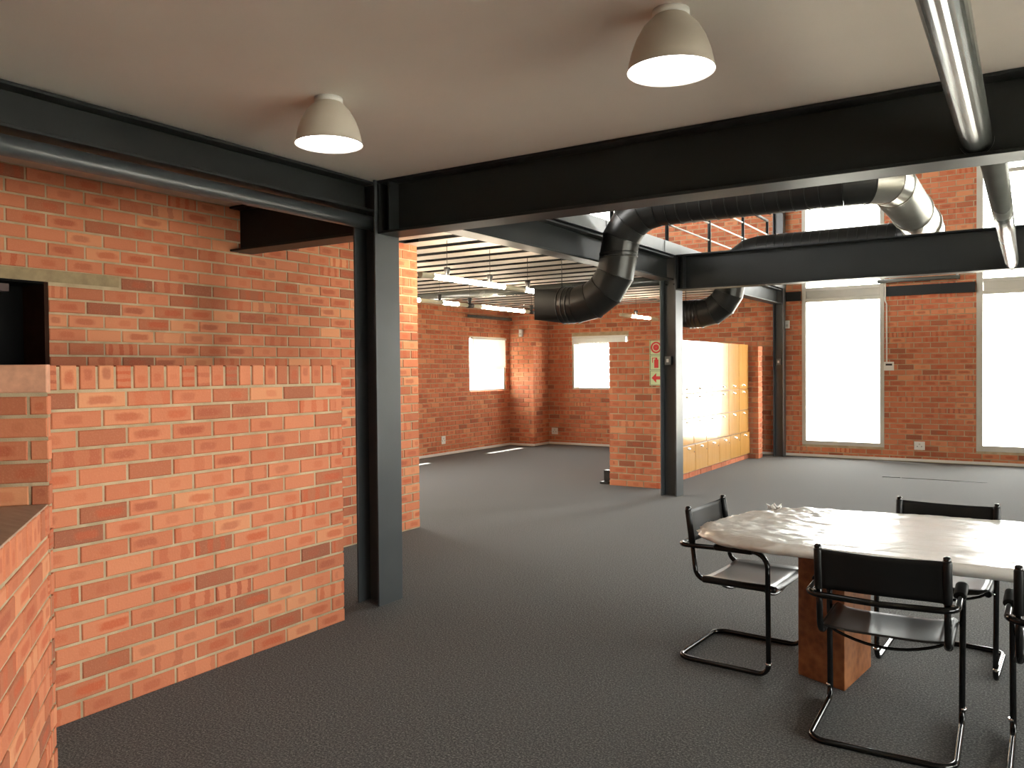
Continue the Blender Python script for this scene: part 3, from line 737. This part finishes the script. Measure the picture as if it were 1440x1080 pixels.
def strip(x, y0, z, segs, label, hang=()):
    o = empty('fluorescent_strip', (x, y0, z)); tag(o, label, 'light fitting')
    for a, b, kind in segs:
        mt, r, nm = {'lit': (TUBE_E, .024, 'lit_tube'), 'case': (TUBE_C, .026, 'casing'), 'joint': (BLACKPL, .032, 'joint')}[kind]
        MB().tube([(0, a-y0, 0), (0, b-y0, 0)], r, 16).build(nm, mt, o)
    for h in hang:
        c = MB().lathe([(.0, .10), (.030, .10), (.030, .085), (.018, .03), (.012, .022), (.0, .022)], (0, h-y0, 0), 14); c.build('hanger_cone', BLACKPL, o)
        MB().tube([(0, h-y0, .1), (0, h-y0, 2.70-z)], .0025, 6).build('wire', BLACKM, o)
    return o
strip(-4.50, 5.56, 2.35, [(5.56, 5.74, 'case'), (5.74, 6.90, 'lit'), (6.90, 7.30, 'case'), (7.30, 7.5, 'lit'), (7.5, 7.85, 'case')], 'hanging fluorescent strip nearest the wall end, left of the front duct', (5.95, 6.65, 7.36))
strip(-6.17, 6.45, 2.35, [(6.45, 7.6, 'lit'), (7.6, 8.05, 'case'), (8.05, 8.38, 'lit'), (8.38, 8.58, 'case'), (8.58, 8.70, 'joint'), (8.70, 8.9, 'case'), (8.9, 9.98, 'lit'), (9.98, 10.12, 'case'), (10.12, 10.3, 'joint'), (10.3, 11.4, 'case')], 'hanging fluorescent strip with black joints, farther back by the left wall', (8.64, 10.2, 8.0))  # first lit length is hidden, added to brighten the left wall
strip(-5.40, 11.6, 2.35, [(11.6, 12.0, 'case'), (12.0, 12.75, 'lit'), (12.75, 13.1, 'case')], 'short hanging fluorescent strip just right of the front duct bend', (12.2,))
tr = empty('cable_tray', (XL+.06, 12.0, 2.47)); tag(tr, 'perforated grey cable tray high on the far left wall', 'cable tray')
mb = MB(); mb.box((-.05, 0, 0), (.05, 1.5, .004)); mb.box((.046, 0, .004), (.05, 1.5, .05)); mb.build('tray', PIPE_M, tr)
for i in range(9): B('slot', (.0501, .1+i*.155, .015), (.0512, .16+i*.155, .032), BLACKM, tr)
# tube light high on far wall
tl = empty('wall_tube_light', (-1.5, YF-.12, 2.855)); tag(tl, 'unlit grey tube light on the far wall under the second beam', 'light fitting')
MB().tube([(-.55, 0, 0), (.60, 0, 0)], .032, 16).build('casing', PIPE_M, tl)
for x in (-.5, .55): B('bracket', (x, -.01, -.03), (x+.025, .115, .045), WHITE, tl)

# ================================================================== WALL FITTINGS
def plate(name, x, y, z, w_, h, axis, label, cat, parts=(), mt=WHITE, d=.012):
    o = empty(name, (x, y, z)); tag(o, label, cat)
    if axis == 'x': o.rotation_euler = (0, 0, PI/2)      # plate on a wall facing +X ; local -y is outward
    B('plate', (-w_/2, -d, -h/2), (w_/2, 0, h/2), mt, o, .002)
    for nm, a, b, c, e, m2, dd in parts: B(nm, (a, -d-dd, b), (c, -d+.001, e), m2, o)
    return o
sw = lambda s_: [('switch', -.03, -.02, -.005, .02, FRAME_M, .004), ('switch', .005, -.02, .03, .02, FRAME_M, .004)]
hole = [('socket_hole', -.035, -.02, -.025, -.005, BLACKM, .0015), ('socket_hole', .025, -.02, .035, -.005, BLACKM, .0015), ('rocker', -.012, .015, .012, .035, FRAME_M, .004)]
plate('wall_socket', XL+.008, 11.37, .275, .11, .14, 'x', 'white wall socket low on the far left wall', 'socket', hole)
plate('wall_socket', -8.02, YF-.008, .27, .14, .13, 'y', 'white wall socket low on the far wall below the small window', 'socket', hole)
plate('wall_socket', -1.46, YF-.008, .26, .15, .13, 'y', 'white wall socket low between the two tall windows', 'socket', hole)
plate('thermostat', -1.90, YF-.008, 1.51, .15, .14, 'y', 'square white thermostat beside the first tall window', 'thermostat', [('display', -.045, .01, .05, .04, BLACKPL, .002)])
mb = MB(); mb.tube([(-1.985, YF-.068, 2.92), (-1.945, YF-.068, 2.86), (-1.945, YF-.068, 2.55), (-1.93, YF-.02, 2.50), (-1.93, YF-.02, 1.58)], .012, 8); tag(mb.build('cable_conduit', WHITE), 'white cable conduit dropping to the thermostat', 'conduit')
plate('motion_sensor', XL+.3, 13.55, 2.22, .07, .14, 'y', 'small white motion sensor high on the corner pier by the left wall', 'sensor', [('lens', -.02, -.04, .02, .0, FRAME_M, .01)], d=.05)
plate('motion_sensor', -3.47, YF-.008, 2.23, .07, .13, 'y', 'small white motion sensor beside the far column', 'sensor', [('lens', -.02, -.04, .02, .0, FRAME_M, .01)], d=.05)
plate('switch_box', -3.615, 9.122, 1.60, .075, .10, 'y', 'small grey switch box on the middle column', 'switch', [('rocker', -.014, -.02, .014, .02, WHITE, .004)], mt=STEEL_FASCIA, d=.05)
plate('switch_box', -3.585, 14.01, 1.60, .07, .10, 'y', 'small grey switch box on the far column', 'switch', [('rocker', -.014, -.02, .014, .02, WHITE, .004)], mt=STEEL_FASCIA, d=.05)
# floor bits
ft = empty('floor_trunking_cover', (-1.08, 12.05, .0)); tag(ft, 'narrow dark trunking cover set in the carpet near the tall windows', 'floor cover')
B('strip', (-.62, -.035, 0), (-.4, .035, .008), BLACKM, ft); B('strip', (-.38, -.02, 0), (.62, .02, .005), BLACKM, ft)
mb = MB(); mb.prism([(-.06, -.1), (.06, -.1), (.06, .1), (-.06, .1)], 0, .03); mb.box((-.05, .0, .03), (.05, .1, .17)); o = mb.build('door_stop', BLACKPL, None, .004); o.location = (-4.70, 9.66, 0); tag(o, 'small black upright box on the carpet at the left foot of the brick screen', 'box')

# ================================================================== TABLE
tb = empty('meeting_table', (0, 4.24, 0)); tag(tb, 'long meeting table with a plastic-wrapped white top on burl wood pedestals', 'table')
# outline of the boat shaped top
def outline():
    pts = []
    X0, X1, Y0, Y1 = -1.37, 2.3, -.57, .55
    corner = [(-.98, Y0), (-1.22, Y0+.05), (-1.35, Y0+.17), (-1.385, Y0+.33), (-1.365, Y0+.52), (-1.30, Y0+.72), (-1.20, Y0+.88), (-1.02, Y0+1.0), (-.80, Y0+1.08), (-.55, Y1)]
    pts += corner
    for x in (-.2, .3, .8, 1.3, 1.8): pts.append((x, Y1+.01))
    pts += [(2.2, Y1-.05), (2.35, Y1-.25), (2.38, 0), (2.35, Y0+.25), (2.2, Y0+.05)]
    for x in (1.8, 1.3, .8, .3, -.2, -.6): pts.append((x, Y0-.005))
    return pts
OUT = outline()
# resample evenly
def resample(P, n):
    P = [Vector((*p, 0)) for p in P]; P.append(P[0]); seg = [(b-a).length for a, b in zip(P, P[1:])]; tot = sum(seg); out = []; i = 0; acc = 0
    for k in range(n):
        t = tot*k/n
        while acc+seg[i] < t: acc += seg[i]; i += 1
        out.append(P[i].lerp(P[i+1], (t-acc)/seg[i]))
    return out
OP_ = resample(OUT, 420)
from mathutils import noise as mn
mb = MB(); ctr = Vector((.4, 0, 0)); rings = []
def wr_(x, y, z, amp):
    q = Vector((x*3.2, y*7, z*9)); n = mn.fractal(q, .7, 2.1, 4); t = max(0, min(1, (-.7-x)/.35))
    r_ = 1-abs(mn.noise(Vector((x*17+y*6, y*19-x*9, z*12+5)))); r2 = 1-abs(mn.noise(Vector((x*30-y*25, y*40+x*14, z*18))))
    return amp*(n*(1+.8*t)+.35*r_**5+t*(2.0*r_**5+1.0*r2**6))
prof = [(.60, .722), (.9, .722), (.975, .722), (.992, .722), (1.0, .715), (1.006, .702), (1.004, .684), (.99, .674), (.95, .672), (.6, .672)]
NR = 40
for k in range(NR):
    s_ = .06+.92*(k/(NR-1))**.55
    rings.append([(c.x*s_+ctr.x*(1-s_), c.y*s_, .724+wr_(c.x*s_+.4*(1-s_), c.y*s_, 0, .0045)) for c in OP_])
ins = lambda c, d: c + (Vector((max(-.9, min(1.9, c.x)), 0, 0))-c).normalized()*d
for d, z, amp in ((.012, .722, .004), (.003, .713, .006), (-.006, .70, .009), (-.006, .688, .010), (.002, .676, .009), (.02, .670, .005), (.08, .671, .003)):
    rr = []
    for c in OP_:
        p = ins(c, d); w_ = wr_(c.x, c.y, z*8, amp); p2 = ins(c, d-w_*1.2); rr.append((p2.x, p2.y, z+w_*.5))
    rings.append(rr)
mb.rings(rings, cap=True); top = mb.build('wrapped_top', WRAP, tb)
top.data.materials[0] = WRAP
# gathered knot of film at the left end
mb = MB(); random.seed(3)
for k in range(7):
    a = random.uniform(-.5, .5); x = -1.20+random.uniform(-.03, .03); y = .36+random.uniform(-.06, .02)
    mb.tube([(x, y, .722), (x+a*.03, y+.01, .731+random.random()*.006), (x+a*.06, y+.015, .738+random.random()*.016)], [.012, .006, .0015], 6)
mb.build('film_knot', WRAP, tb)
B('steel_plate', (-.98, -.3, .655), (-.45, .25, .671), BLACKM, tb)
P0 = [(-.96, 4.095), (-.725, 3.985), (-.672, 4.385), (-.90, 4.49)]
mb = MB(); mb.prism([(x, y-4.24) for x, y in P0], 0, .656); mb.build('pedestal', BURL, tb, .004)
mb = MB(); mb.prism([(1.9-(x+.9), y-4.24) for x, y in P0][::-1], 0, .672); mb.build('pedestal', BURL, tb, .004)

# ================================================================== CHAIRS
def make_chair(lab):
    o = empty('armchair'); tag(o, lab, 'chair', None)
    W, RA = .262, .0125
    zr = RA
    # main frame: floor loop closed at the rear, front legs, arms closed round the back
    pts = [(-.02, 0, 0)]
    P = [(-.245, 0, zr), (-.245, W, zr), (.235, W, zr), (.232, W+.004, .612), (-.235, W+.006, .600), (-.238, 0, .592)]
    path = fillet(P, [.07, .055, .075, .06], 7)
    full = path + [Vector((p.x, -p.y, p.z)) for p in reversed(path[1:-1])]
    MB().tube(full, RA, 12, close=True).build('tube_frame', GLOSSBLACK, o)
    Wi = .232
    for s_ in (1, -1):
        q = fillet([(-.195, Wi*s_, .782), (-.150, Wi*s_, .425), (.262, Wi*s_, .428)], .055, 7)
        MB().tube(q, .0125, 12).build('seat_rail', GLOSSBLACK, o)
        for xx, zz in ((.238, .428), (-.172, .602)):
            MB().tube([(xx, Wi*s_, zz), (xx, (W+.002)*s_, zz)], .007, 8).build('spacer_bolt', CHROME, o)
        MB().lathe([(.0, .012), (.009, .011), (.0145, .006), (.0145, -.004)], (-.1955, Wi*s_, .783), 14).build('end_cap', GLOSSBLACK, o)
        # leather arm pad wrapped round the arm tube
        R = []
        for x in (-.035, -.025, .14, .150, .158):
            rr = .021 if -.03 < x < .155 else .018
            R.append([(x, (W+.004)*s_+rr*1.15*math.cos(t), .609+.004*(x+.03)+rr*.8*math.sin(t)) for t in [2*PI*j/16 for j in range(16)]])
        MB().rings(R).build('arm_pad', LEATHER, o)
        MB().tube([(.236, (W+.003)*s_, .075), (.236, (W+.003)*s_, .062)], .0145, 12).build('leg_joint', CHROME, o)
    # seat sling
    def sheet(fn, nu, nv, th, name):
        mb = MB(); g_ = [[mb.bm.verts.new(fn(i/nu, j/nv)) for j in range(nv+1)] for i in range(nu+1)]
        for i in range(nu):
            for j in range(nv):
                f = mb.bm.faces.new((g_[i][j], g_[i+1][j], g_[i+1][j+1], g_[i][j+1])); f.smooth = True
        ob = mb.build(name, SEATL if name == 'seat' else LEATHER, o); sd = ob.modifiers.new('s', 'SOLIDIFY'); sd.thickness = th; sd.offset = 0; return ob
    def seat(u, v):
        x = -.115+.375*u; y = -Wi+2*Wi*v; sag = -.020*(1-(2*v-1)**4)*(.6+.4*math.sin(PI*u)); front = 0
        if u > .9: front = -.02*((u-.9)/.1)**2*(1-(2*v-1)**8)
        return (x, y, .4425+sag+front)
    sheet(seat, 14, 12, .004, 'seat')
    def back(u, v):
        z = .612+.165*u; xb = -.195+(.782-z)*.045/.357; y = -Wi+2*Wi*v; bow = -.022*(1-(2*v-1)**2)
        return (xb-.013*(abs(2*v-1)**6)+bow*.8+.004, y, z-.006*math.sin(PI*v)*(u > .5))
    sheet(back, 8, 14, .005, 'backrest')
    for s_ in (1, -1):
        R = []
        for z in (.608, .615, .70, .772, .778):
            xb = -.195+(.782-z)*.045/.357; rr = .0175 if .61 < z < .775 else .0155
            R.append([(xb+rr*math.cos(t), Wi*s_+rr*math.sin(t), z) for t in [2*PI*j/16 for j in range(16)]])
        MB().rings(R).build('back_sleeve', LEATHER, o)
        R = []
        for x in (-.115, -.11, .0, .25, .258):
            rr = .0170 if -.112 < x < .255 else .0155
            R.append([(x, Wi*s_+rr*math.cos(t), .427+rr*math.sin(t)) for t in [2*PI*j/16 for j in range(16)]])
        MB().rings(R).build('seat_sleeve', LEATHER, o)
    # bowed rod below the seat
    for xx in (-.02, .2):
        MB().tube([(xx, -Wi+2*Wi*t/12, .418-.062*math.sin(PI*t/12)**.8 if 0 < t < 12 else .422) for t in range(13)], .0065, 8).build('under_rod', GLOSSBLACK, o)
    return o
LB = ['black leather cantilever armchair at the left end of the table, facing right', 'black leather cantilever armchair in front of the table with its back to the camera',
      'black leather cantilever armchair behind the table, facing the camera', 'black leather cantilever armchair cut off by the right edge of the picture']
chA = make_chair(LB[0])
poses = [(-1.285, 4.245, math.radians(-4)), (-.497, 3.630, math.radians(91)), (-.385, 4.70, math.radians(-93)), (.203, 3.615, math.radians(89))]
for i, (x, y, a) in enumerate(poses):
    c = chA if i == 0 else copy_tree(chA)
    c.location = (x, y, 0); c.rotation_euler = (0, 0, a); c['label'] = LB[i]; c['group'] = 'armchairs around the table'

# groups of repeated things
GR = {'ceiling_lamp': 'bell lamps under the near ceiling', 'steel_column': 'steel columns', 'steel_beam': 'steel I-beams', 'fluorescent_strip': 'hanging fluorescent strips',
      'venetian_blind': 'blinds in the small windows', 'wall_socket': 'low wall sockets', 'steel_tube': 'steel bracing tubes', 'air_duct': 'black air ducts',
      'motion_sensor': 'white motion sensors', 'switch_box': 'switch boxes on the columns', 'steel_channel': 'steel channels on the far wall'}
for o in list(COL.objects):
    if o.parent is None and 'label' in o and o.name.split('.')[0] in GR: o['group'] = GR[o.name.split('.')[0]]
